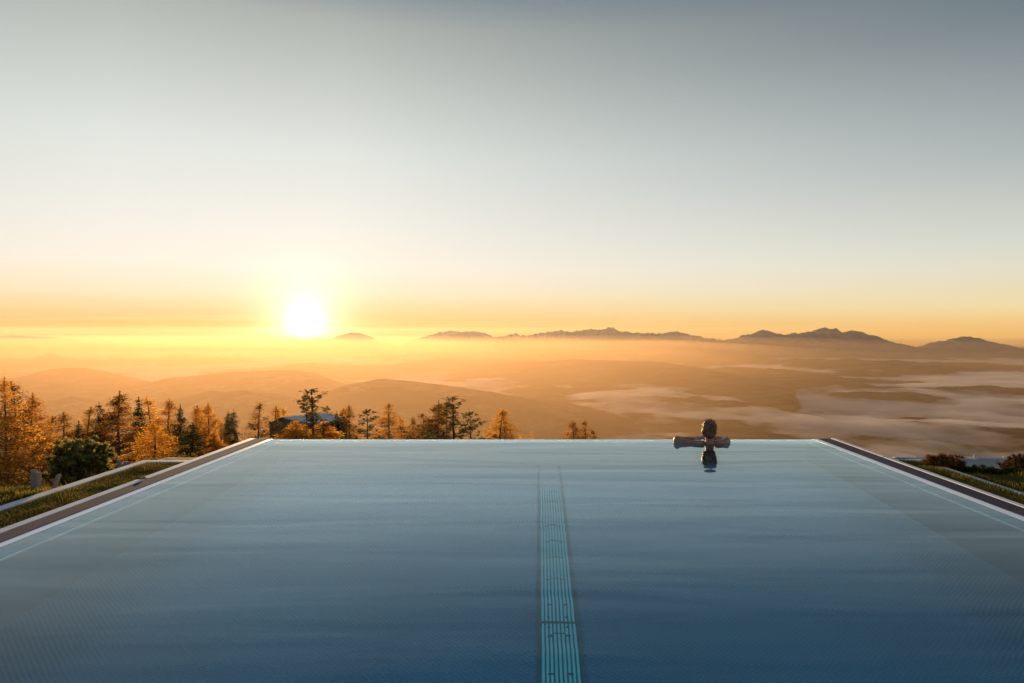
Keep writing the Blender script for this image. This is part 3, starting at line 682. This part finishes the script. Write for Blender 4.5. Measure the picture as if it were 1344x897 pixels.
# flat gravel roof on the right
e = empty('flat_roofed_building', (19, 30, -7)); tag(e, 'low building with flat grey gravel roof beyond the right lawn', 'building')
def ep(b, name, mat):
    o = b.obj(name, mat, e); o.location = (-19, -30, 7); return o
x0, x1, y0, y1, zt = 16.6, 34, 28.2, 31.8, -4.55
b = MB(); b.box(x0+.15, x1-.15, y0+.15, y1-.15, -11, zt-.25); ep(b, 'wall', M['plaster'])
b = MB(); b.box(x0, x1, y0, y1, zt-.24, zt); ep(b, 'roof', M['gravel'])
b = MB(); b.box(x0-.06, x1+.06, y1+.003, y1+.10, zt-.2, zt+.09); b.box(x0-.10, x0-.003, y0, y1, zt-.2, zt+.09); ep(b, 'parapet', M['concrete'])
for k in range(7):
    b = MB(); xx = x0+.9+k*1.35; b.tube([(xx, y1-.2, zt+.002), (xx, y1-.2, zt+.16+.05*(k%3))], [.06,.05], 8); ep(b, 'vent_pipe', M['concrete'])

# ------------------------------------------------------------------ bather
PXc = 932; YP = 8.05; px0 = (PXc-CX)/F*YP
per = empty('person', (px0, YP, 0)); tag(per, 'bather seen from behind, brown hair, arms resting on the far pool edge', 'person')
b = MB()
def limb(pts, rad): b.tube(pts, rad, 12); [b.ell(p, (r_,r_,r_), 12, 8) for p, r_ in zip(pts, rad)]
# torso, neck, head
limb([(0,-.02,-.62),(0,-.01,-.48),(0,0,-.34),(0,.01,-.18),(0,.01,-.08)], [.13,.105,.105,.12,.10])
for s in (-1, 1): b.ell((s*.065,.0,-.17), (.085,.085,.12)); b.ell((s*.07,.0,-.62),(.09,.10,.12)); b.ell((s*.10,.01,-.025),(.07,.055,.05))
limb([(0,.01,-.06),(0,.025,.03),(0,.045,.09)], [.062,.050,.052])
b.ell((0,.05,.165), (.076,.094,.108), 20, 14); b.ell((0,.10,.115), (.055,.05,.062), 14, 10)
b.ell((0,.15,.155), (.012,.018,.022)); b.ell((0,.143,.118), (.022,.012,.009))
for s in (-1, 1): b.ell((s*.078,.045,.155), (.010,.020,.030), 8, 6)
# arms: shoulders out to the elbows on the rim, forearms folded forward and in
def hand(w, d, s):
    d = Vector(d).normalized(); sd = Vector((-d.y, d.x, 0))
    pc = Vector(w)+d*.05; b.ell(pc, (.042,.036,.016), 12, 8)
    for k in range(4):
        f0 = Vector(w)+d*.075+sd*(.027-.018*k); ln_ = (.060,.072,.068,.052)[k]
        f1 = f0+d*ln_*.55+Vector((0,0,.006)); f2 = f1+d*ln_*.5+Vector((0,0,-.014)); limb([f0,f1,f2], [.0095,.0088,.0075])
    t0 = Vector(w)+d*.025+sd*.03*s; t1 = t0+d*.03+sd*.025*s; t2 = t1+d*.035; limb([t0,t1,t2], [.0115,.0105,.008])
limb([(-.09,.02,-.002),(-.22,.07,-.002),(-.36,.15,.010)], [.040,.036,.046]); limb([(-.36,.15,.028),(-.27,.235,.014),(-.14,.27,.014)], [.042,.036,.026])
hand((-.14,.26,.02), (1,.05,0), -1)
limb([(.09,.02,.0),(.17,.07,.0),(.23,.15,.009)], [.042,.044,.052]); limb([(.23,.15,.009),(.14,.25,.018),(.03,.30,.018)], [.046,.037,.027])
hand((.03,.30,.03), (-1,.08,0), 1)
# legs, standing with bent knees on the floor
for s in (-1, 1):
    limb([(s*.085,0,-.66),(s*.09,.09,-.86),(s*.09,.16,-.93)], [.085,.065,.055]); limb([(s*.09,.16,-.93),(s*.09,.05,-1.02),(s*.09,-.08,-1.115)], [.054,.05,.035])
    limb([(s*.09,-.09,-1.12),(s*.095,0,-1.13),(s*.10,.08,-1.14)], [.034,.028,.018])
body = b.obj('body', M['skin'], per, True)
md = body.modifiers.new('remesh', 'REMESH'); md.mode = 'VOXEL'; md.voxel_size = .0055; md.use_smooth_shade = True
md = body.modifiers.new('smooth', 'SMOOTH'); md.iterations = 5; md.factor = .5
# hair: cap swept up into a loose knot on the crown
b = MB(); b.ell((0,.032,.19), (.088,.100,.098), 20, 14); b.ell((.0,.0,.135), (.072,.062,.075), 16, 10); b.ell((.012,-.005,.235), (.058,.06,.05), 16, 10); b.ell((-.045,.02,.16), (.05,.06,.085), 14, 10)
hair = b.obj('hair', M['hair'], per, True)
md = hair.modifiers.new('remesh', 'REMESH'); md.mode = 'VOXEL'; md.voxel_size = .005; md.use_smooth_shade = True
tx = bpy.data.textures.new('strand', 'WOOD'); tx.noise_scale = .02; tx.wood_type = 'BANDNOISE'; tx.turbulence = 4
md = hair.modifiers.new('strands', 'DISPLACE'); md.texture = tx; md.strength = .012; md.mid_level = .5
V = []; Fc = []; random.seed(3)
for i in range(900):    # loose strands
    a = random.random()*2*PI; el = random.uniform(-.5, 1.3); r = 1.0
    p = Vector((.088*math.cos(a)*math.cos(el), .032+.10*math.sin(a)*math.cos(el), .185+.10*math.sin(el)))
    if p.y > .11 and p.z < .2: continue
    o1 = (p-Vector((0,.03,.17))).normalized(); q_ = p+o1*random.uniform(.006,.026)+Vector((0,0,random.uniform(-.03,.02))); s_ = o1.cross(Vector((0,0,1))).normalized()*.0016
    k = len(V); V += [tuple(p-s_), tuple(p+s_), tuple(q_)]; Fc.append((k,k+1,k+2))
mesh_obj('loose_strands', V, Fc, M['strand'], hair)
for s in (-1, 1):
    b = MB(); b.ell((s*.03,.137,.168), (.012,.008,.008), 10, 6); b.obj('eye', M['eye'], per, True)
b = MB(); b.ell((0,.0,-.63), (.165,.118,.085), 20, 10); b.obj('swim_briefs', M['swim'], per, True)

# ------------------------------------------------------------------ render settings
sc.view_settings.view_transform = 'Standard'; sc.view_settings.look = 'None'; sc.view_settings.exposure = EXPO; sc.view_settings.gamma = 1
c = sc.cycles
c.use_denoising = True; c.denoiser = 'OPENIMAGEDENOISE'
c.max_bounces = 8; c.transmission_bounces = 6; c.glossy_bounces = 4; c.diffuse_bounces = 2; c.volume_bounces = 2; c.transparent_max_bounces = 8
c.caustics_refractive = True; c.caustics_reflective = True; c.sample_clamp_indirect = 12
c.use_adaptive_sampling = False; c.blur_glossy = .15
